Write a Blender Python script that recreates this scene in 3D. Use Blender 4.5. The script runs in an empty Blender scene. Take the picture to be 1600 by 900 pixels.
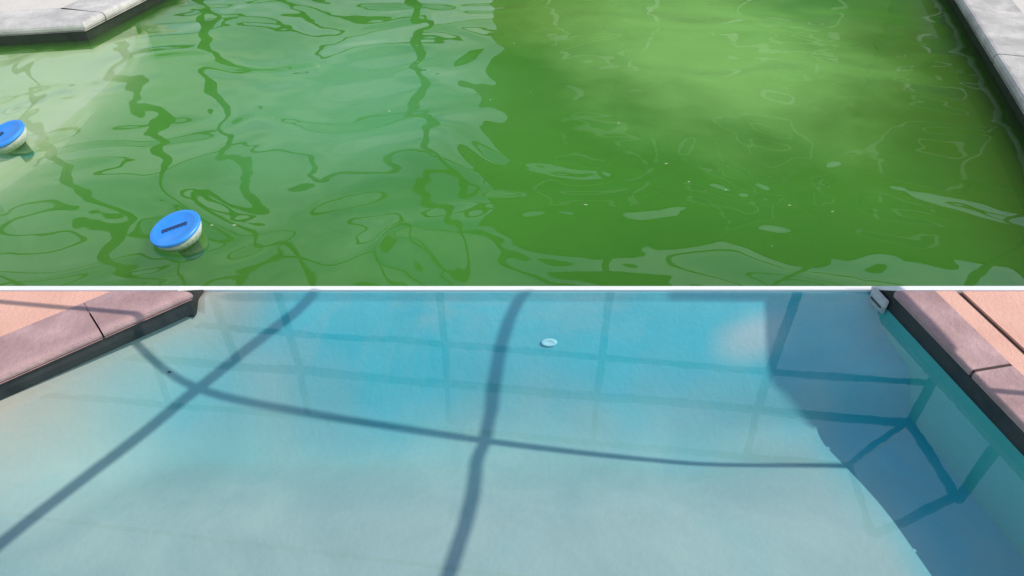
import bpy, bmesh, math, random
from mathutils import Vector, Matrix, noise
R = math.radians
C = bpy.context.scene.collection
S = bpy.context.scene
random.seed(7)

# ------------------------------------------------------------------ camera
cam = bpy.data.cameras.new('camera'); co = bpy.data.objects.new('camera', cam); C.objects.link(co)
cam.sensor_width = 36; cam.lens = 36*1086/1600; cam.clip_start = .05; cam.clip_end = 1000
co.location = (0, 0, 1.8); co.rotation_euler = (R(50), 0, 0)
cam.dof.use_dof = False
S.camera = co
# ------------------------------------------------------------------ sky, sun, exposure
SUN_EL = math.atan(1/.88)
W = bpy.data.worlds.new('World'); S.world = W; W.use_nodes = True
nt = W.node_tree; bg = nt.nodes['Background']
sky = nt.nodes.new('ShaderNodeTexSky'); sky.sky_type = 'NISHITA'; sky.sun_disc = False
sky.sun_elevation = SUN_EL; sky.sun_rotation = R(90); sky.air_density = 1.2; sky.dust_density = .8; sky.ozone_density = 3.0
tc = nt.nodes.new('ShaderNodeTexCoord'); sx = nt.nodes.new('ShaderNodeSeparateXYZ'); nt.links.new(tc.outputs['Generated'], sx.inputs[0])
mp = nt.nodes.new('ShaderNodeMapping'); mp.inputs['Scale'].default_value = (1, 1, 2.4); nt.links.new(tc.outputs['Generated'], mp.inputs[0])
cn = nt.nodes.new('ShaderNodeTexNoise'); cn.inputs['Scale'].default_value = 2.6; cn.inputs['Detail'].default_value = 6; cn.inputs['Roughness'].default_value = .55
nt.links.new(mp.outputs[0], cn.inputs['Vector'])
cr = nt.nodes.new('ShaderNodeValToRGB'); cr.color_ramp.elements[0].position = .36; cr.color_ramp.elements[1].position = .60; nt.links.new(cn.outputs[0], cr.inputs[0])
er = nt.nodes.new('ShaderNodeValToRGB'); e = er.color_ramp.elements; e[0].position = 0; e[0].color = (.9, .9, .9, 1); e[1].position = .80; e[1].color = (0, 0, 0, 1)
x_ = e.new(.58); x_.color = (.85, .85, .85, 1)
nt.links.new(sx.outputs['Z'], er.inputs[0])
mu = nt.nodes.new('ShaderNodeMath'); mu.operation = 'MULTIPLY'; nt.links.new(cr.outputs[0], mu.inputs[0]); nt.links.new(er.outputs[0], mu.inputs[1])
mc = nt.nodes.new('ShaderNodeMix'); mc.data_type = 'RGBA'; nt.links.new(mu.outputs[0], mc.inputs[0]); nt.links.new(sky.outputs[0], mc.inputs[6]); mc.inputs[7].default_value = (5.4, 6.1, 6.4, 1)   # scattered summer cloud low in the sky
nt.links.new(mc.outputs[2], bg.inputs[0]); bg.inputs[1].default_value = .15
sun = bpy.data.lights.new('sun', 'SUN'); so = bpy.data.objects.new('sun', sun); C.objects.link(so)
sun.energy = 3.3; sun.angle = R(.30); sun.color = (1, .95, .87)
so.rotation_euler = Vector((.88, 0, 1)).to_track_quat('Z', 'Y').to_euler(); so.location = (20, 0, 22.7)
S.view_settings.view_transform = 'Standard'; S.view_settings.look = 'None'
S.view_settings.gamma = 1; S.view_settings.use_curve_mapping = False
S.view_settings.exposure = 0.0
S.cycles.use_denoising = True
S.cycles.max_bounces = 10; S.cycles.transparent_max_bounces = 12; S.cycles.volume_bounces = 3
S.cycles.sample_clamp_indirect = 6

# ------------------------------------------------------------------ helpers
def link(name, me, parent=None, mats=()):
    o = bpy.data.objects.new(name, me); C.objects.link(o)
    for m in mats: me.materials.append(m)
    if parent: o.parent = parent
    return o
def from_bm(name, bm, m, parent=None, smooth=False):
    bmesh.ops.recalc_face_normals(bm, faces=bm.faces)
    me = bpy.data.meshes.new(name); bm.to_mesh(me); bm.free()
    if smooth:
        for p in me.polygons: p.use_smooth = True
    return link(name, me, parent, [m])
def struct(o):
    o['kind'] = 'structure'; return o
def tag(o, label, cat, group=None):
    o['label'] = label; o['category'] = cat
    if group: o['group'] = group
    return o
def empty(name, loc=(0, 0, 0)):
    o = bpy.data.objects.new(name, None); C.objects.link(o); o.location = loc; return o
def prism(bm, pts, z0, z1):
    a = [bm.verts.new((x, y, z0)) for x, y in pts]; b = [bm.verts.new((x, y, z1)) for x, y in pts]
    n = len(pts)
    for i in range(n): bm.faces.new((a[i], a[(i+1) % n], b[(i+1) % n], b[i]))
    bm.faces.new(a[::-1]); bm.faces.new(b)
def box(bm, x0, y0, z0, x1, y1, z1):
    prism(bm, [(x0, y0), (x1, y0), (x1, y1), (x0, y1)], z0, z1)
def bar(bm, p, q, w, h=None):
    """square bar from p to q"""
    h = h or w; p = Vector(p); q = Vector(q); d = (q-p).normalized()
    up = Vector((0, 0, 1)) if abs(d.z) < .95 else Vector((0, 1, 0))
    s = d.cross(up).normalized()*w/2; u = s.cross(d).normalized()*h/2
    v = [[bm.verts.new(e+a*s+b*u) for a, b in ((-1, -1), (1, -1), (1, 1), (-1, 1))] for e in (p, q)]
    for i in range(4): bm.faces.new((v[0][i], v[0][(i+1) % 4], v[1][(i+1) % 4], v[1][i]))
    bm.faces.new(v[0][::-1]); bm.faces.new(v[1])
def polybar(bm, pts, w, h=None):
    h = h or w
    P = [Vector(p) for p in pts]; rings = []
    for i, p in enumerate(P):
        d = (P[min(i+1, len(P)-1)]-P[max(i-1, 0)]).normalized()
        s = d.cross(Vector((0, 0, 1))).normalized()*w/2; u = s.cross(d).normalized()*h/2
        rings.append([bm.verts.new(p+a*s+b*u) for a, b in ((-1, -1), (1, -1), (1, 1), (-1, 1))])
    for r0, r1 in zip(rings, rings[1:]):
        for i in range(4): bm.faces.new((r0[i], r0[(i+1) % 4], r1[(i+1) % 4], r1[i]))
    bm.faces.new(rings[0][::-1]); bm.faces.new(rings[-1])
def lathe(bm, prof, seg=40, cap=True):
    rings = []
    for r, z in prof:
        rings.append([bm.verts.new((r*math.cos(2*math.pi*i/seg), r*math.sin(2*math.pi*i/seg), z)) for i in range(seg)])
    for a, b in zip(rings, rings[1:]):
        for i in range(seg): bm.faces.new((a[i], a[(i+1) % seg], b[(i+1) % seg], b[i]))
    if cap: bm.faces.new(rings[0][::-1]); bm.faces.new(rings[-1])

# ------------------------------------------------------------------ materials
class Mat:
    def __init__(s, name):
        s.m = bpy.data.materials.new(name); s.m.use_nodes = True; s.t = s.m.node_tree
        s.t.nodes.clear(); s.out = s.n('ShaderNodeOutputMaterial')
    def n(s, kind, **kw):
        x = s.t.nodes.new(kind)
        for k, v in kw.items():
            if k.startswith('i_'): x.inputs[k[2:].replace('_', ' ')].default_value = v
            else: setattr(x, k, v)
        return x
    def l(s, a, b): s.t.links.new(a, b)
    def noise(s, scale, detail=4, rough=.55, dist=0, vec=None):
        x = s.n('ShaderNodeTexNoise', i_Scale=scale, i_Detail=detail, i_Roughness=rough, i_Distortion=dist)
        if vec is None:
            tc = s.n('ShaderNodeTexCoord'); vec = tc.outputs['Object']
        s.l(vec, x.inputs['Vector']); return x
    def ramp(s, src, stops):
        r = s.n('ShaderNodeValToRGB'); s.l(src, r.inputs[0]); e = r.color_ramp.elements
        while len(e) < len(stops): e.new(.5)
        for el, (p, c) in zip(e, stops): el.position = p; el.color = (*c, 1) if len(c) == 3 else c
        return r
    def mix(s, fac, a, b, mode='MIX'):
        x = s.n('ShaderNodeMix', data_type='RGBA', blend_type=mode)
        for sock, v in ((x.inputs[0], fac), (x.inputs[6], a), (x.inputs[7], b)):
            if hasattr(v, 'is_output'): s.l(v, sock)
            elif isinstance(v, (int, float)): sock.default_value = v
            else: sock.default_value = (*v, 1)
        return x.outputs[2]
def simple(name, c0, c1, scale=8, rough=.7, bump=.002, bscale=60, c2=None, metallic=0):
    M = Mat(name); b = M.n('ShaderNodeBsdfPrincipled', i_Roughness=rough, i_Metallic=metallic)
    nz = M.noise(scale, 6, .6)
    r = M.ramp(nz.outputs[0], [(.3, c0), (.7, c1)])
    col = r.outputs[0]
    if c2:
        n2 = M.noise(scale*.17+1.3, 5, .65, .4); r2 = M.ramp(n2.outputs[0], [(.45, (0, 0, 0)), (.7, (1, 1, 1))])
        col = M.mix(r2.outputs[0], col, c2)
    M.l(col, b.inputs['Base Color'])
    if bump:
        n3 = M.noise(bscale, 5, .7); bp = M.n('ShaderNodeBump', i_Strength=1, i_Distance=bump); M.l(n3.outputs[0], bp.inputs['Height']); M.l(bp.outputs[0], b.inputs['Normal'])
    M.l(b.outputs[0], M.out.inputs[0]); return M.m

m_white = simple('white paint', (.80, .80, .80), (.84, .84, .83), 5, .6, .0005)
m_tile = simple('dark waterline tile', (.012, .014, .016), (.04, .042, .042), 14, .5, .003, 30, (.05, .045, .04))
m_deck = simple('pink deck concrete', (.74, .40, .30), (.88, .50, .385), 4, .85, .005, 70, (.80, .43, .335))
m_coping = simple('mauve coping stone', (.36, .215, .205), (.60, .385, .37), 8, .8, .006, 45, (.40, .25, .255))
m_joint = simple('dark joint filler', (.05, .03, .028), (.09, .055, .05), 30, .9, .002)
m_gcop = simple('grey coping concrete', (.47, .45, .42), (.74, .69, .64), 7, .85, .007, 40, (.40, .38, .36))
m_gdeck = simple('pale patio concrete', (.66, .60, .53), (.76, .70, .63), 4, .85, .003, 60)
m_gtile = simple('black mouldy tile', (.010, .014, .012), (.03, .035, .03), 20, .5, .003, 40, (.025, .045, .018))
m_frame = simple('bronze aluminium', (.028, .024, .020), (.045, .04, .034), 4, .45, 0, metallic=.0)
m_ground = simple('garden soil', (.08, .09, .04), (.16, .15, .08), 2, .95, .02, 8)
m_stucco = simple('brown stucco', (.12, .10, .06), (.16, .13, .08), 3, .9, .004, 50)
m_roof = simple('brown roof shingle', (.05, .04, .035), (.09, .075, .06), 6, .9, .01, 12)
m_trim = simple('cream trim paint', (.6, .57, .5), (.66, .63, .56), 5, .6, .0005)
m_glass = simple('dark window glass', (.02, .025, .03), (.03, .035, .04), 2, .05, 0)

def shell_mat():
    M = Mat('blue pool plaster'); b = M.n('ShaderNodeBsdfPrincipled', i_Roughness=.8)
    at = M.n('ShaderNodeAttribute', attribute_name='paint'); sp = M.n('ShaderNodeSeparateColor'); M.l(at.outputs['Color'], sp.inputs[0])
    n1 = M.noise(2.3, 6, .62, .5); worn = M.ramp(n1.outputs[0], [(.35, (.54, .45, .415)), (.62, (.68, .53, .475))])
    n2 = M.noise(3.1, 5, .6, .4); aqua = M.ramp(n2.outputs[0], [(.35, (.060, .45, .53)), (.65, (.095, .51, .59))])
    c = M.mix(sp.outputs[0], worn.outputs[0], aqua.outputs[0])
    c = M.mix(sp.outputs[1], c, (.50, .42, .33))
    c = M.mix(sp.outputs[2], c, (.80, .60, .58))  # soft pinkish glow mixed into the plaster colour
    n4 = M.noise(1.1, 8, .7, 1.2); st = M.ramp(n4.outputs[0], [(.50, (0, 0, 0)), (.72, (.50, .50, .50))])
    c = M.mix(st.outputs[0], c, (.40, .48, .45))
    M.l(c, b.inputs['Base Color'])
    n3 = M.noise(40, 4, .6); bp = M.n('ShaderNodeBump', i_Strength=1, i_Distance=.002); M.l(n3.outputs[0], bp.inputs['Height']); M.l(bp.outputs[0], b.inputs['Normal'])
    M.l(b.outputs[0], M.out.inputs[0]); return M.m
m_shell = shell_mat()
m_wallpaint = simple('teal pool wall plaster', (.08, .46, .43), (.13, .53, .49), 4, .8, .002, 40)

def water_mat(name, ior, bumps, vol, tint=(1, 1, 1), film=False):
    M = Mat(name)
    tr = M.n('ShaderNodeBsdfTransparent'); tr.inputs[0].default_value = (*tint, 1)
    gl = M.n('ShaderNodeBsdfGlossy', i_Roughness=.015); fr = M.n('ShaderNodeFresnel', i_IOR=ior)
    prev = None
    for scale, detail, dist, amp, stretch in bumps:
        tc = M.n('ShaderNodeTexCoord'); mp = M.n('ShaderNodeMapping'); mp.inputs['Scale'].default_value = stretch
        M.l(tc.outputs['Object'], mp.inputs[0])
        nz = M.noise(scale, detail, .45, dist, mp.outputs[0])
        bp = M.n('ShaderNodeBump', i_Strength=1, i_Distance=amp); M.l(nz.outputs[0], bp.inputs['Height'])
        if prev: M.l(prev.outputs[0], bp.inputs['Normal'])
        prev = bp
    M.l(prev.outputs[0], gl.inputs['Normal']); M.l(prev.outputs[0], fr.inputs['Normal'])
    ge = M.n('ShaderNodeNewGeometry'); mr = M.n('ShaderNodeMapRange')   # the same Fresnel curve from above and from below the surface
    mr.inputs['To Min'].default_value = ior; mr.inputs['To Max'].default_value = 1/ior
    M.l(ge.outputs['Backfacing'], mr.inputs['Value']); M.l(mr.outputs[0], fr.inputs['IOR'])
    mx = M.n('ShaderNodeMixShader'); M.l(fr.outputs[0], mx.inputs[0]); body = tr
    if film:                                   # algae held at the surface: soft lime and olive clouds, plus a painted minty haze
        def blob(cx, cy, rx, ry):
            tc = M.n('ShaderNodeTexCoord'); mp = M.n('ShaderNodeMapping'); M.l(tc.outputs['Object'], mp.inputs[0])
            mp.inputs['Location'].default_value = (-cx/rx, -cy/ry, 0); mp.inputs['Scale'].default_value = (1/rx, 1/ry, 0)
            nz = M.noise(1.3, 4, .6); ad = M.n('ShaderNodeVectorMath', operation='MULTIPLY_ADD'); M.l(nz.outputs['Color'], ad.inputs[0]); ad.inputs[1].default_value = (.7, .7, 0); ad.inputs[2].default_value = (0, 0, 0)
            a2 = M.n('ShaderNodeVectorMath', operation='ADD'); M.l(mp.outputs[0], a2.inputs[0]); M.l(ad.outputs[0], a2.inputs[1])
            a3 = M.n('ShaderNodeVectorMath', operation='SUBTRACT'); M.l(a2.outputs[0], a3.inputs[0]); a3.inputs[1].default_value = (.35, .35, 0)
            g = M.n('ShaderNodeTexGradient', gradient_type='SPHERICAL'); M.l(a3.outputs[0], g.inputs[0])
            r = M.ramp(g.outputs['Fac'], [(0, (0, 0, 0)), (.75, (1, 1, 1))]); r.color_ramp.interpolation = 'EASE'; return r.outputs[0]
        nz = M.noise(.8, 5, .62, .6); tr_c = M.ramp(nz.outputs[0], [(.33, (.86, .90, .80)), (.66, (1, 1, 1))]).outputs[0]
        for cx, cy, rx, ry, c in ((3.0, 3.4, 1.9, 3.2, (.90, .80, .74)), (1.0, 2.2, 1.4, .8, (.84, .84, .80)), (-1.6, 2.2, 1.3, .7, (.98, .90, .90))):
            tr_c = M.mix(blob(cx, cy, rx, ry), tr_c, c)
        M.l(tr_c, tr.inputs[0])
        for cx, cy, rx, ry, k, c in ((1.35, 4.9, 1.5, 2.0, .62, (.31, .66, .17)), (-1.0, 3.9, 1.1, 1.3, .34, (.17, .56, .22)), (.25, 5.4, 1.0, 1.0, .25, (.26, .48, .08))):  # the minty blob left of centre is haze put into the colour
            m2 = M.n('ShaderNodeMixShader'); kk = M.n('ShaderNodeMath', operation='MULTIPLY'); M.l(blob(cx, cy, rx, ry), kk.inputs[0]); kk.inputs[1].default_value = k
            d2 = M.n('ShaderNodeBsdfDiffuse'); d2.inputs[0].default_value = (*c, 1)
            M.l(kk.outputs[0], m2.inputs[0]); M.l(body.outputs[0], m2.inputs[1]); M.l(d2.outputs[0], m2.inputs[2]); body = m2
    M.l(body.outputs[0], mx.inputs[1]); M.l(gl.outputs[0], mx.inputs[2])
    M.l(mx.outputs[0], M.out.inputs['Surface']); vol(M); return M.m
def blue_vol(M):
    a = M.n('ShaderNodeVolumeAbsorption', i_Density=1.0); a.inputs[0].default_value = (.16, .92, .965, 1)
    M.l(a.outputs[0], M.out.inputs['Volume'])
def green_vol(M):
    a = M.n('ShaderNodeVolumeAbsorption', i_Density=1.6); a.inputs[0].default_value = (.0, .60, .0, 1)
    s = M.n('ShaderNodeVolumeScatter', i_Density=2.1, i_Anisotropy=.0); s.inputs[0].default_value = (.33, .97, .15, 1)
    d = M.n('ShaderNodeAddShader'); M.l(a.outputs[0], d.inputs[0]); M.l(s.outputs[0], d.inputs[1]); M.l(d.outputs[0], M.out.inputs['Volume'])
m_blue = water_mat('clear pool water', 1.8, [(2.0, 1.5, .3, .0008, (1, 1, 1)), (13, 2, 0, .00006, (1, 1, 1))], blue_vol)
m_green = water_mat('green algae water', 1.72, [(1.1, 1.1, 1.1, .050, (1, 1.2, 1)), (3.8, .8, .5, .0026, (1, 1.2, 1))], green_vol, film=True)

# ------------------------------------------------------------------ blue pool
def ss(a, b, x):
    t = max(0, min(1, (x-a)/(b-a))); return t*t*(3-2*t)
def redge(Y): return 1.47-.205*(Y-2.02)
def ldist(X, Y): return ((X+1.76)*.515-(Y-1.61)*.53)/.739
def smin(a, b, k):
    h = max(k-abs(a-b), 0)/k; return min(a, b)-h*h*k/4
def depth(X, Y):
    D = .30+.13*ss(1.25, 1.75, Y)
    r = redge(Y)-X
    side = .12+(.3-.12)*(1-ss(1.70, 1.84, Y))
    D = side+(D-side)*ss(0, .95, r)
    l = max(0, min(1, (ldist(X, Y)-.005)/.42)); D *= 1-(1-l)**2.2
    m = max(0, 2.127-Y)
    return max(0, smin(D, .92*m+.02*min(1, m/.02), .16))
X0, X1, Y0, Y1 = -2.75, 1.95, .30, 2.127
nx, ny = 260, 150
bm = bmesh.new(); grid = []; cols = []
for j in range(ny+1):
    t = j/ny; Y = Y0+(Y1-Y0)*(1-(1-t)**1.7); row = []
    for i in range(nx+1):
        X = X0+(X1-X0)*i/nx
        d = depth(X, Y)
        z = -max(d, .006)
        row.append(bm.verts.new((X, Y, z)))
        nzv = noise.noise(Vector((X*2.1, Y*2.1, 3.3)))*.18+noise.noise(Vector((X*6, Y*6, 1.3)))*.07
        aq = max(ss(1.50, 2.0, Y+nzv+.05*X), 1.0*(1-ss(.22, .50, redge(Y)-X+nzv*.5)))  # second term: bluer shade along the right wall, put into the floor colour
        ld = ldist(X, Y); dirt = (1-ss(.0, .30, ld+nzv*.4))*.8
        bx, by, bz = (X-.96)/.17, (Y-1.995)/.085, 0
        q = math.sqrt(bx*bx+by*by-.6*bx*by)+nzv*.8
        cols.append((aq, dirt, (1-ss(.2, 1.2, q))*.6, 1))  # third channel paints a pale glow on the far slope
    grid.append(row)
for j in range(ny):
    for i in range(nx): bm.faces.new((grid[j][i], grid[j][i+1], grid[j+1][i+1], grid[j+1][i]))
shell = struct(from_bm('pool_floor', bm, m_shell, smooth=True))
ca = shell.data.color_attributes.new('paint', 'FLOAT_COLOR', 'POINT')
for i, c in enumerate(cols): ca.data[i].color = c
# right wall of the blue pool, from the waterline to the floor
bm = bmesh.new(); prev = None
for k in range(60):
    Y = .3+(2.13-.3)*k/59; xe = redge(Y)
    zb = -depth(xe-.002, min(Y, 1.9))-.01
    xb = xe+.0
    row = [bm.verts.new((xe+.003, Y, .0)), bm.verts.new((xe-.004, Y, -.05)), bm.verts.new((xb-.006, Y, zb)), bm.verts.new((xe+.06, Y, zb)), bm.verts.new((xe+.06, Y, 0))]
    if prev:
        for i in range(4): bm.faces.new((prev[i], prev[i+1], row[i+1], row[i]))
    prev = row
struct(from_bm('pool_wall', bm, m_wallpaint))
# blue waterline polygon (near end lies behind the camera)
BL = [(-1.23, 2.127), (-1.76, 1.61), (-2.6, .80), (-2.6, .35)]
BR = [(redge(.35), .35), (redge(1.2), 1.2), (redge(2.127), 2.127)]
def water(name, pts, m, zb):
    bm = bmesh.new(); prism(bm, pts, zb, 0); return struct(from_bm(name, bm, m))
wl = [(-1.222, 2.136), (-1.80, 1.60), (-2.66, .82), (-2.66, .29), (redge(.3)+.02, .29), (redge(2.136)+.01, 2.136)]
water('blue_pool_water', wl, m_blue, -1.0)

# ------------------------------------------------------------------ copings
def offset_line(pts, d):
    """points pushed d to the left of the direction of travel (mitred)"""
    P = [Vector(p) for p in pts]; out = []
    for i, p in enumerate(P):
        a = (P[i]-P[i-1]).normalized() if i else None
        b = (P[i+1]-P[i]).normalized() if i < len(P)-1 else None
        if a is None: a = b
        if b is None: b = a
        na = Vector((-a.y, a.x)); nb = Vector((-b.y, b.x)); n = (na+nb).normalized()
        out.append(p+n*d/max(.4, n.dot(na)))
    return out
def sweep(bm, pts, prof):
    """sweep a closed profile of (offset to the left, z) along pts"""
    lines = [offset_line(pts, d) for d, z in prof]; n = len(prof)
    V = [[bm.verts.new((lines[k][i].x, lines[k][i].y, prof[k][1])) for k in range(n)] for i in range(len(pts))]
    for i in range(len(pts)-1):
        for k in range(n): bm.faces.new((V[i][k], V[i+1][k], V[i+1][(k+1) % n], V[i][(k+1) % n]))
    bm.faces.new(V[0]); bm.faces.new(V[-1][::-1])
def resample(pts, a, b):
    """part of the polyline between arc lengths a and b"""
    P = [Vector(p) for p in pts]; out = []; s = 0
    for p, q in zip(P, P[1:]):
        L = (q-p).length
        for t in ((a-s)/L, (b-s)/L):
            pass
        lo, hi = max(0, (a-s)/L), min(1, (b-s)/L)
        if lo < hi:
            if not out: out.append(p.lerp(q, lo))
            out.append(p.lerp(q, hi))
        s += L
    return out
def length(pts): return sum((Vector(q)-Vector(p)).length for p, q in zip(pts, pts[1:]))
def cut(bm, y):
    if y is None: return
    g = bmesh.ops.bisect_plane(bm, geom=bm.verts[:]+bm.edges[:]+bm.faces[:], plane_co=(0, y, 0), plane_no=(0, 1, 0), clear_outer=True)
    e = [x for x in g['geom_cut'] if isinstance(x, bmesh.types.BMEdge)]
    if e: bmesh.ops.edgeloop_fill(bm, edges=e)
def coping(name, pts, width, top, r, thick, m, joints, gap=.006, overhang=.012, bed_m=None, clip=None, inset=.012):
    """bed under the stones (structure) with each stone a child; pts travel so that the deck is on the left"""
    zb = top-thick
    bm = bmesh.new(); sweep(bm, pts, [(inset, zb-.3), (inset, top-.003), (width-.004, top-.003), (width-.004, zb-.3)])
    cut(bm, clip)
    bed = struct(from_bm(name, bm, bed_m or m_joint))
    prof = [(width, zb+.002), (-overhang+.004, zb+.002)]
    for k in range(7):
        a = -math.pi/2+math.pi*k/6 if 2*r >= thick-.004 else math.pi/2*k/6
        if 2*r >= thick-.004:
            prof.append((-overhang+r-r*math.cos(a), zb+thick/2+r*math.sin(a)))
        else:
            prof.append((-overhang+r-r*math.cos(a), top-r+r*math.sin(a)))
    prof.append((width, top))
    for a, b in zip(joints, joints[1:]):
        seg = resample(pts, a+gap/2, b-gap/2)
        if len(seg) < 2: continue
        bm = bmesh.new(); sweep(bm, seg, prof); cut(bm, clip)
        from_bm('coping_stone', bm, m, bed)
    return bed
def tile_band(name, pts, z0, z1, m, back=.02):
    bm = bmesh.new(); sweep(bm, pts, [(0, z0), (0, z1), (back, z1), (back, z0)])
    return struct(from_bm(name, bm, m))
ZD = .085
# left + near + right line of the blue pool, travelling with the deck on the left
LEFT = [(-1.074, 2.174), (-1.724, 1.60), (-2.62, .81), (-2.62, .35)]
RIGHT = [(redge(.35), .35), (redge(2.14), 2.14)]
lp = LEFT[::-1]           # deck on the left when travelling +Y on the left side
La = length(lp)
coping('coping', lp, .19, ZD, .021, .043, m_coping, [0, .44, 1.25, 1.98, La], bed_m=m_coping, clip=2.0255, inset=.12)
rp = RIGHT[::-1]          # travelling -Y on the right side: deck on the left
La = length(rp)
coping('coping', rp, .145, ZD, .010, .03, m_coping, [0, .54, .98, 1.42, La], gap=.012, overhang=.006, clip=2.0255, inset=.004)
coping('coping', [(-2.79, .35), (redge(.35)+.145, .35)][::-1], .3, ZD, .024, .05, m_coping, [0, .6, 1.2, 1.8, 2.4, 3.0, 3.6, 4.2])
tile_band('waterline_tile', [(-2.625, .35), (-2.625, .81), (-1.729, 1.605), (-1.246, 2.026)], -.03, .0415, m_tile)
tile_band('waterline_tile', [(redge(2.026), 2.026), (redge(.35), .35)], -.012, .0546, m_tile)
# sloped wing walls that drop from the deck to the weir
for xa, xb, sx in ((-1.252, -1.236, -1), (redge(2.026)+.001, redge(2.127), 1)):
    bm = bmesh.new(); w = .06*sx
    a = [bm.verts.new(v) for v in ((xa, 2.0258, ZD), (xb, 2.1285, .0052), (xb, 2.1285, -.05), (xa, 2.0258, -.05))]
    b = [bm.verts.new((v.co.x+w, v.co.y, v.co.z)) for v in a]
    for i in range(4): bm.faces.new((a[i], a[(i+1) % 4], b[(i+1) % 4], b[i]))
    bm.faces.new(a); bm.faces.new(b[::-1])
    struct(from_bm('wing_wall', bm, m_tile))
# deck round the blue pool
def slab(name, pts, z0, z1, m, parent=None):
    bm = bmesh.new(); prism(bm, pts, z0, z1); return from_bm(name, bm, m, parent)
dl = offset_line(lp, .191)
deckbed = struct(slab('deck', [(-7, -3), (6, -3), (6, .04), (-7, .04)], -.2, ZD-.004, m_deck))
slab('deck_slab', [(-7, .045), (-2.80, .045), (dl[0].x, dl[0].y), (dl[1].x, dl[1].y), (dl[2].x, dl[2].y), (dl[2].x+(2.026-dl[2].y)*.879*1.293, 2.026), (-7, 2.026)], -.2, ZD-.003, m_deck, deckbed)
r0 = offset_line(rp, .146)
def rx(Y, d): return redge(Y)+d*1.0207
slab('deck_slab', [(rx(2.026, .146), 2.026), (rx(.045, .146), .045), (rx(.045, .222), .045), (rx(2.026, .222), 2.026)], -.2, ZD-.002, m_deck, deckbed)
slab('shadow_strip', [(rx(2.026, .2225), 2.026), (rx(.045, .2225), .045), (rx(.045, .2475), .045), (rx(2.026, .2475), 2.026)], -.2, ZD-.012, m_joint, deckbed)  # dark recessed strip in place of a beam's cast shadow
slab('deck_slab', [(rx(2.026, .248), 2.026), (rx(.045, .248), .045), (6, .045), (6, 2.026)], -.2, ZD-.003, m_deck, deckbed)
# pale divider between the two pools: shoulders at deck height, low weir over the water
prof = [(-7, 2.0262, .090), (-1.275, 2.0262, .090), (-1.262, 2.1275, .005), (redge(2.1275)+.002, 2.1275, .005), (redge(2.0262)+.004, 2.0262, .090), (6, 2.0262, .090)]
bm = bmesh.new(); rings = []
for x, y, z in prof:
    rings.append([bm.verts.new(v) for v in ((x, y, z), (x, y+.0238, z), (x, y+.0238, -1.2), (x, y, -1.2))])
for a, b in zip(rings, rings[1:]):
    for i in range(4): bm.faces.new((a[i], b[i], b[(i+1) % 4], a[(i+1) % 4]))
bm.faces.new(rings[0]); bm.faces.new(rings[-1][::-1])
tag(from_bm('divider_wall', bm, m_white), 'thin white wall dividing the green pool from the clear blue pool', 'wall')

# ------------------------------------------------------------------ green pool
def arc(cx, cy, pts): return pts
GL = [(-4.6, 2.051), (-4.6, 4.5), (-3.9, 4.70), (-3.538, 4.76), (-2.975, 4.865), (-2.775, 5.72), (-2.66, 6.5), (-2.6, 7.2)]
GR = [(3.908, 7.2), (3.474, 5.711), (2.834, 3.512), (2.41, 2.051)]
ga = GL+GR
gw = [(-1.225, 2.1515), (-1.222, 2.052), (-4.66, 2.052)]+[(x-.04, y+.03) for x, y in GL[1:-1]]+[(-2.64, 7.24), (3.96, 7.24), (3.52, 5.70), (2.88, 3.50), (2.44, 2.052), (1.458, 2.052), (1.452, 2.1515)]
water('green_pool_water', gw, m_green, -1.15)
bm = bmesh.new(); G = []
for j in range(27):
    row = []
    for i in range(49):
        x, y = -4.9+9.7*i/48, 2.06+5.4*j/26
        d = 1.05-.50*ss(2.4, 6.0, y+.35*math.sin(x*1.1+.6))+.45*ss(1.6, 2.9, x-.28*(y-3.5))
        d += .16*noise.noise(Vector((x*.9, y*.9, 5)))
        d -= .36*math.exp(-((x-1.2)/1.0)**2-((y-4.7)/1.1)**2)+.18*math.exp(-((x+1.2)/1.0)**2-((y-4.4)/.9)**2)
        d = max(.22, d)
        row.append(bm.verts.new((x, y, -d)))
    G.append(row)
for j in range(26):
    for i in range(48): bm.faces.new((G[j][i], G[j][i+1], G[j+1][i+1], G[j+1][i]))
struct(from_bm('green_pool_floor', bm, simple('algae coated plaster', (.30, .40, .16), (.42, .52, .24), 2), smooth=True))
ZG = .12
coping('coping', GL, .34, ZG, .03, .06, m_gcop, [0, 1.2, 2.45, 3.45, 4.32, 5.02, 5.9, 6.9, 7.8], gap=.008, overhang=.02)
coping('coping', GR, .34, ZG, .03, .06, m_gcop, [0, 1.55, 3.03, 4.30, 5.34, 6.8, 7.1], gap=.012, overhang=.02)
coping('coping', [GL[-1], GR[0]], .34, ZG, .03, .06, m_gcop, [0.02, 1.6, 3.2, 4.8, 6.8], gap=.008, overhang=.02)
tile_band('waterline_tile', GL, -.25, ZG-.0605, m_gtile)
tile_band('waterline_tile', GR, -.25, ZG-.0605, m_gtile)
gl = offset_line(GL, .341); gr = offset_line(GR, .341)
gd = struct(slab('patio', [(-7, 7.56), (6.5, 7.56), (6.5, 10.4), (-7, 10.4)], -.2, ZG-.004, m_gdeck))
slab('patio_slab', [(-7, 2.051)]+[(p.x, p.y) for p in gl[:-1]]+[(gl[-1].x, 7.555), (-7, 7.555)], -.2, ZG-.003, m_gdeck, gd)
slab('patio_slab', [(6.5, 7.555), (gr[0].x, 7.555)]+[(p.x, p.y) for p in gr]+[(6.5, 2.051)], -.2, ZG-.003, m_gdeck, gd)
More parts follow.
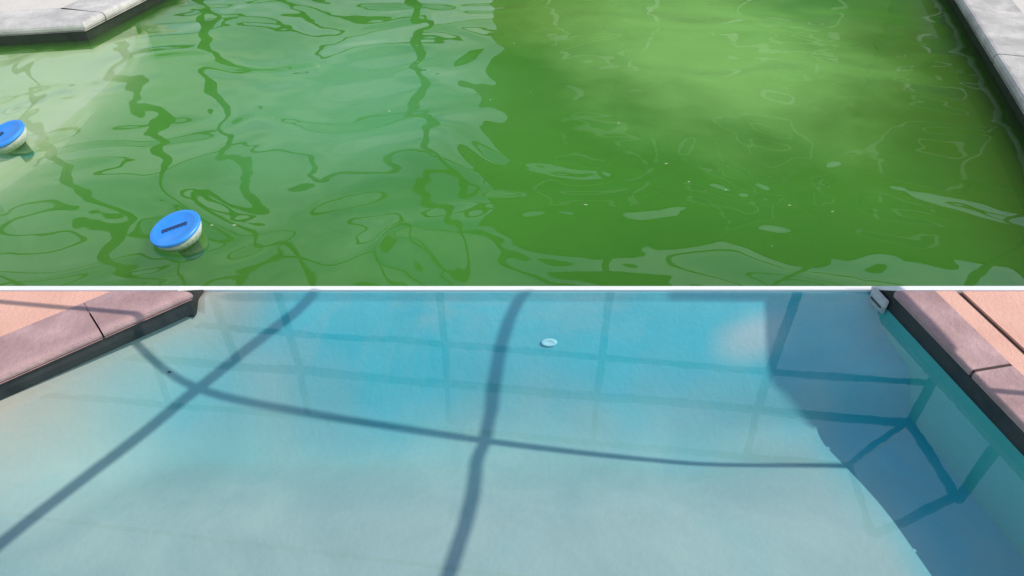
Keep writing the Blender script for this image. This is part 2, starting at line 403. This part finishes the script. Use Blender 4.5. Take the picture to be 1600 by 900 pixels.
# shallow entry shelf under the green water, pale plaster
bm = bmesh.new()
sh = [(-4.6, 2.3), (-2.66, 3.05), (-2.56, 3.5), (-2.60, 4.1), (-2.61, 4.55), (-2.66, 5.0), (-2.8, 5.35), (-3.0, 5.6), (-4.6, 5.2)]
prism(bm, sh, -1.19, -.07)
bmesh.ops.bevel(bm, geom=[e for e in bm.edges if all(v.co.z > -.1 for v in e.verts)], offset=.065, segments=4, affect='EDGES')
m_shelf = simple('pale shelf plaster', (.68, .68, .50), (.80, .80, .62), 3, .8, .002)
struct(from_bm('pool_shelf', bm, m_shelf))

# ------------------------------------------------------------------ ground
bm = bmesh.new(); o_ = [(-300, -300), (300, -300), (300, 300), (-300, 300)]; i_ = [(-7, -3), (6, -3), (6, 10.4), (-7, 10.4)]
a = [bm.verts.new((x, y, .04)) for x, y in o_]; b = [bm.verts.new((x, y, .04)) for x, y in i_]
for i in range(4): bm.faces.new((a[i], a[(i+1) % 4], b[(i+1) % 4], b[i]))
struct(from_bm('ground', bm, m_ground))

# ------------------------------------------------------------------ screen enclosure frame over the pools
fr = empty('pool_enclosure', (6.67, 7.5, ZG))
def fpart(name, f, m=m_frame, parent=None):
    parent = parent or fr; bm = bmesh.new(); f(bm)
    for v in bm.verts: v.co -= parent.location
    return from_bm(name, bm, m, parent)
K = 2.15
def wallY(X): return K*3.489-.1116*(X-K*3.104)
XL, XR, ZE, ZK = -12.0, K*3.104, 7.45, 8.52
fpart('eave_beam', lambda b: bar(b, (XL, wallY(XL), ZE), (XR, wallY(XR), ZE), .10, .12))
fpart('eave_beam', lambda b: bar(b, (XR, wallY(XR), ZE), (6.75, 6.0, ZE), .10, .12))
for z in (6.48, 4.7, 3.0, 1.1):
    fpart('rail', lambda b: bar(b, (XL, wallY(XL), z), (XR, wallY(XR), z), .075))
for X in (-11.5, -9.2, -6.6, -5.0, -3.83, -1.14, 1.49, 4.2):
    fpart('post', lambda b: bar(b, (X, wallY(X), .0), (X, wallY(X), ZE), .11, .10))
for x, y in ((XR, wallY(XR)), (6.75, 6.0)):
    fpart('post', lambda b: bar(b, (x, y, .0), (x, y, ZE), .11))
fpart('purlin', lambda b: bar(b, (XL, wallY(XL)-.19, ZK), (5.98, wallY(5.98)-.19, ZK), .085))
fpart('purlin', lambda b: bar(b, (5.98, wallY(5.98)-.19, ZK), (5.85, 6.08, ZK), .085))
fpart('rafter', lambda b: bar(b, (XR, wallY(XR), ZE), (5.98, wallY(5.98)-.19, ZK), .11))
fpart('rafter', lambda b: bar(b, (6.74, 6.08, ZE), (5.85, 6.08, ZK), .11))
for X in (-9.2, -6.6, -3.83, -1.14, 1.49, 4.2): fpart('rafter', lambda b: bar(b, (X, wallY(X), ZE), (X, wallY(X)-.19, ZK), .09))
tag(fr, 'tall dark bronze screen enclosure frame standing beyond the green pool', 'enclosure')
# open shade frame beside the blue pool: two long rafters and a thin brace that throw the shadow lines
pg = empty('shade_frame', (2.4, -2.6, ZD))
fpart('rafter', lambda b: polybar(b, [(2.3, -2.6, 3), (2.56, .3, 3), (2.703, 1.093, 3), (2.76, 1.32, 3), (2.84, 1.54, 3), (2.878, 1.682, 3), (2.846, 1.789, 3), (2.787, 1.884, 3), (2.735, 1.977, 3), (2.706, 2.053, 3), (2.695, 2.1265, 3)], .036, .018), parent=pg)
fpart('rafter', lambda b: polybar(b, [(-.5, -2.6, 2.6), (.42, .3, 2.6), (.879, 1.199, 2.6), (1.056, 1.493, 2.6), (1.255, 1.806, 2.6), (1.372, 1.958, 2.6), (1.480, 2.077, 2.6), (1.503, 2.1265, 2.6)], .036, .018), parent=pg)
fpart('brace', lambda b: bar(b, (-5.3, 2.60, 1.9), (3.9, 1.43, 1.9), .022, .012), parent=pg)
for x, y, z in ((-5.3, 2.60, 1.93), (3.9, 1.43, 1.93), (2.3, -2.6, 3.0), (-.5, -2.6, 2.6)):
    fpart('post', lambda b: bar(b, (x, y, ZD-.01), (x, y, z), .06), parent=pg)
fpart('header', lambda b: bar(b, (-.5, -2.6, 2.55), (2.3, -2.6, 2.95), .06), parent=pg)
fpart('added_shade_panel', lambda b: prism(b, [(3.74, 1.70), (3.69, 1.735), (3.613, 1.78), (3.53, 1.833), (3.49, 1.892), (3.439, 1.975), (3.381, 2.053), (3.335, 2.107), (2.95, 2.110), (2.91, 2.1265), (3.665, 2.1265), (3.70, 2.026), (3.735, 1.86), (3.755, 1.72)], 2.59, 2.60), parent=pg)  # added out of view, outline cut to shade the pool's right side
fpart('added_panel_arm', lambda b: bar(b, (3.655, 2.1, 2.595), (4.535, 2.1, 3.595), .04), parent=pg)  # added support, set along the sun so it throws almost no shadow
fpart('post', lambda b: bar(b, (4.535, 2.1, ZD-.01), (4.535, 2.1, 3.6), .06), parent=pg)  # added post for the panel arm
tag(pg, 'slim dark shade frame with long rafters and an added shade panel over the blue pool', 'shade frame')

# ------------------------------------------------------------------ house behind and to the right (seen reflected)
hs = empty('house', (4.4, 10.5, ZG))
def hpart(name, f, m, parent=hs):
    bm = bmesh.new(); f(bm)
    for v in bm.verts: v.co -= hs.location
    return from_bm(name, bm, m, parent)
hpart('wall', lambda b: box(b, -.3, 10.5, -.1, 13, 17, 5.95), m_stucco)
def gable(b, x0, y0, x1, y1, z0, z1):
    ym = (y0+y1)/2
    v = [b.verts.new(p) for p in ((x0, y0, z0), (x1, y0, z0), (x1, y1, z0), (x0, y1, z0), (x0, ym, z1), (x1, ym, z1))]
    for f in ((0, 1, 5, 4), (2, 3, 4, 5), (0, 4, 3), (1, 2, 5), (3, 2, 1, 0)): b.faces.new([v[i] for i in f])
hpart('roof', lambda b: gable(b, -.5, 10.3, 13.4, 17.4, 5.96, 7.9), m_roof)
def window(cx, y, zc, w, h):
    f = hpart('window', lambda b: (bar(b, (cx-w/2, y, zc-h/2), (cx+w/2, y, zc-h/2), .08), bar(b, (cx-w/2, y, zc+h/2), (cx+w/2, y, zc+h/2), .08),
              bar(b, (cx-w/2, y, zc-h/2+.05), (cx-w/2, y, zc+h/2-.05), .08), bar(b, (cx+w/2, y, zc-h/2+.05), (cx+w/2, y, zc+h/2-.05), .08)), m_trim)
    hpart('pane', lambda b: box(b, cx-w/2+.03, y-.012, zc-h/2+.03, cx+w/2-.03, y+.02, zc+h/2-.03), m_glass, f)
for cx in (1.4, 4.0, 7.0): window(cx, 10.48, 1.6, 1.5, 1.3); window(cx, 10.48, 4.3, 1.3, 1.2)
tag(hs, 'brown stucco house with a dark gable roof behind the green pool', 'house')

# ------------------------------------------------------------------ floating chlorine dispensers
def plastic(name, c, rough=.4):
    return simple(name, tuple(x*.92 for x in c), tuple(min(1, x*1.06) for x in c), 9, rough, .0003, 80)
m_lid = simple('faded blue plastic', (.03, .27, .84), (.045, .32, .92), 9, .42, .0004, 80, (.085, .37, .86)); m_ring = simple('algae stained white plastic', (.52, .56, .48), (.66, .69, .62), 12, .5, .0004, 60, (.30, .40, .24))
m_slot = plastic('dark blue slot', (.01, .05, .16)); m_can = plastic('dark grey blue plastic', (.03, .07, .07))
def floater(loc, tilt, rotz, label, slot, s=1):
    r = empty('chlorine_dispenser', loc); r.rotation_euler = (0, 0, rotz)
    Rm = (Matrix.Rotation(tilt[0], 4, 'X') @ Matrix.Rotation(tilt[1], 4, 'Y')) @ Matrix.Scale(s, 4)
    def part(name, bm, m, parent=r, smooth=True):
        bm.transform(Rm); o = from_bm(name, bm, m, parent, smooth)
        for e in (o.modifiers.new('edge', 'EDGE_SPLIT'),): e.split_angle = R(35)
        return o
    bm = bmesh.new(); lathe(bm, [(.098, .024), (.108, .026), (.113, .031), (.113, .040), (.110, .0435), (.094, .0445), (.091, .0425), (.03, .0435), (.005, .0437)], 48)
    lid = part('lid', bm, m_lid)
    bm = bmesh.new(); lathe(bm, [(.074, -.030), (.086, -.024), (.100, -.002), (.106, .012), (.106, .019), (.100, .023), (.09, .0235)], 48)
    for k in range(28):
        a = 2*math.pi*k/28; ca, sa = math.cos(a), math.sin(a)
        bar(bm, (.0885*ca, .0885*sa, -.020), (.1045*ca, .1045*sa, .010), .006, .004)
    part('float_ring', bm, m_ring)
    bm = bmesh.new(); lathe(bm, [(.040, -.13), (.046, -.125), (.052, -.06), (.060, -.034), (.062, -.028)], 32)
    part('canister', bm, m_can)
    if slot:
        bm = bmesh.new(); box(bm, -.056, -.009, .0430, .056, .009, .0451)
        part('slot', bm, m_slot, lid, False)
        bm = bmesh.new()
        for k in range(7): box(bm, -.054+k*.0165, -.0145, .0440, -.0455+k*.0165, -.0085, .0458)
        part('grip_teeth', bm, m_slot, lid, False)
    else:
        bm = bmesh.new(); lathe(bm, [(.017, .0434), (.017, .0455), (.013, .049), (.004, .0495)], 20)
        for v in bm.verts: v.co.x -= .010
        part('knob', bm, m_slot, lid)
        bm = bmesh.new(); bmesh.ops.create_cone(bm, segments=16, radius1=.011, radius2=.006, depth=.018, cap_ends=True)
        for v in bm.verts: v.co += Vector((-.035, .055, .049))
        part('stud', bm, m_lid, lid)
    return tag(r, label, 'dispenser', 'floating chlorine dispensers in the green pool')
floater((-1.465, 2.50, .012), (R(5), R(-13)), R(18), 'blue lidded floating chlorine dispenser with dark comb slot, alone in open green water', True)
floater((-2.70, 3.37, .012), (R(6), R(-16)), R(22), 'blue lidded floating chlorine dispenser with round dark knob, beside the pale shallow shelf', False)

# ------------------------------------------------------------------ small things in the blue pool
sk = empty('skimmer_cover', (redge(2.07)-.014, 2.07, 0)); sk.rotation_euler = (0, 0, math.atan(.205))
bm = bmesh.new(); box(bm, -.008, -.048, -.035, .008, .046, .034)
bmesh.ops.bevel(bm, geom=bm.edges[:], offset=.005, segments=2, affect='EDGES'); from_bm('faceplate', bm, simple('weathered grey plastic', (.50, .50, .50), (.60, .60, .59), 20, .6, .0005), sk)
bm = bmesh.new(); box(bm, -.0095, -.034, -.014, -.007, .032, -.004); from_bm('slot', bm, m_joint, sk)
tag(sk, 'small pale grey skimmer cover in the far right corner of the blue pool', 'skimmer cover')
rf = empty('return_fitting', (.148, 1.984, -.149))
bm = bmesh.new(); lathe(bm, [(.032, 0), (.032, .004), (.028, .006), (.018, .006), (.012, .004), (.004, .004)], 28)
for v in bm.verts: v.co.y *= .5
q = Vector((0, -.68, .73)).to_track_quat('Z', 'Y').to_matrix().to_4x4(); bm.transform(q)
from_bm('flange', bm, simple('pale aqua plastic', (.50, .74, .78), (.56, .80, .83), 5, .5, 0), rf, True)
tag(rf, 'small pale oval return fitting on the far wall of the blue pool', 'pool fitting')
bm = bmesh.new(); vs = [bm.verts.new(p) for p in ((-.010, 0, 0), (-.004, .005, .003), (.006, .004, .002), (.012, 0, .004), (.005, -.005, .002), (-.005, -.004, .003))]
bm.faces.new(vs); bmesh.ops.solidify(bm, geom=bm.faces[:], thickness=.001)
o = from_bm('dead_leaf', bm, simple('dead leaf', (.03, .02, .01), (.06, .04, .02))); o.location = (-1.334, 1.861, -.191)
tag(o, 'tiny dark dead leaf sunk on the sloping left side of the blue pool', 'leaf')

# fine bits of debris floating on the green water: nobody could count them
bm = bmesh.new(); rnd = random.Random(11)
for k in range(70):
    x, y = rnd.uniform(-3.2, 2.5), rnd.uniform(2.25, 6.2)
    if x > 2.2+.29*(y-2.1): continue
    r = rnd.choice((.003, .0035, .004, .006))*rnd.uniform(.7, 1.3); a0 = rnd.uniform(0, 6.28); n = 5
    vs = [bm.verts.new((x+r*math.cos(a0+6.283*i/n)*1.4, y+r*math.sin(a0+6.283*i/n)*rnd.uniform(.5, 1), .0015)) for i in range(n)]
    t = bm.verts.new((x, y, .0035))
    for i in range(n): bm.faces.new((vs[i], vs[(i+1) % n], t))
o = from_bm('floating_debris', bm, simple('pale pollen and leaf bits', (.16, .20, .08), (.62, .66, .48), 40, .7, 0)); o['kind'] = 'stuff'
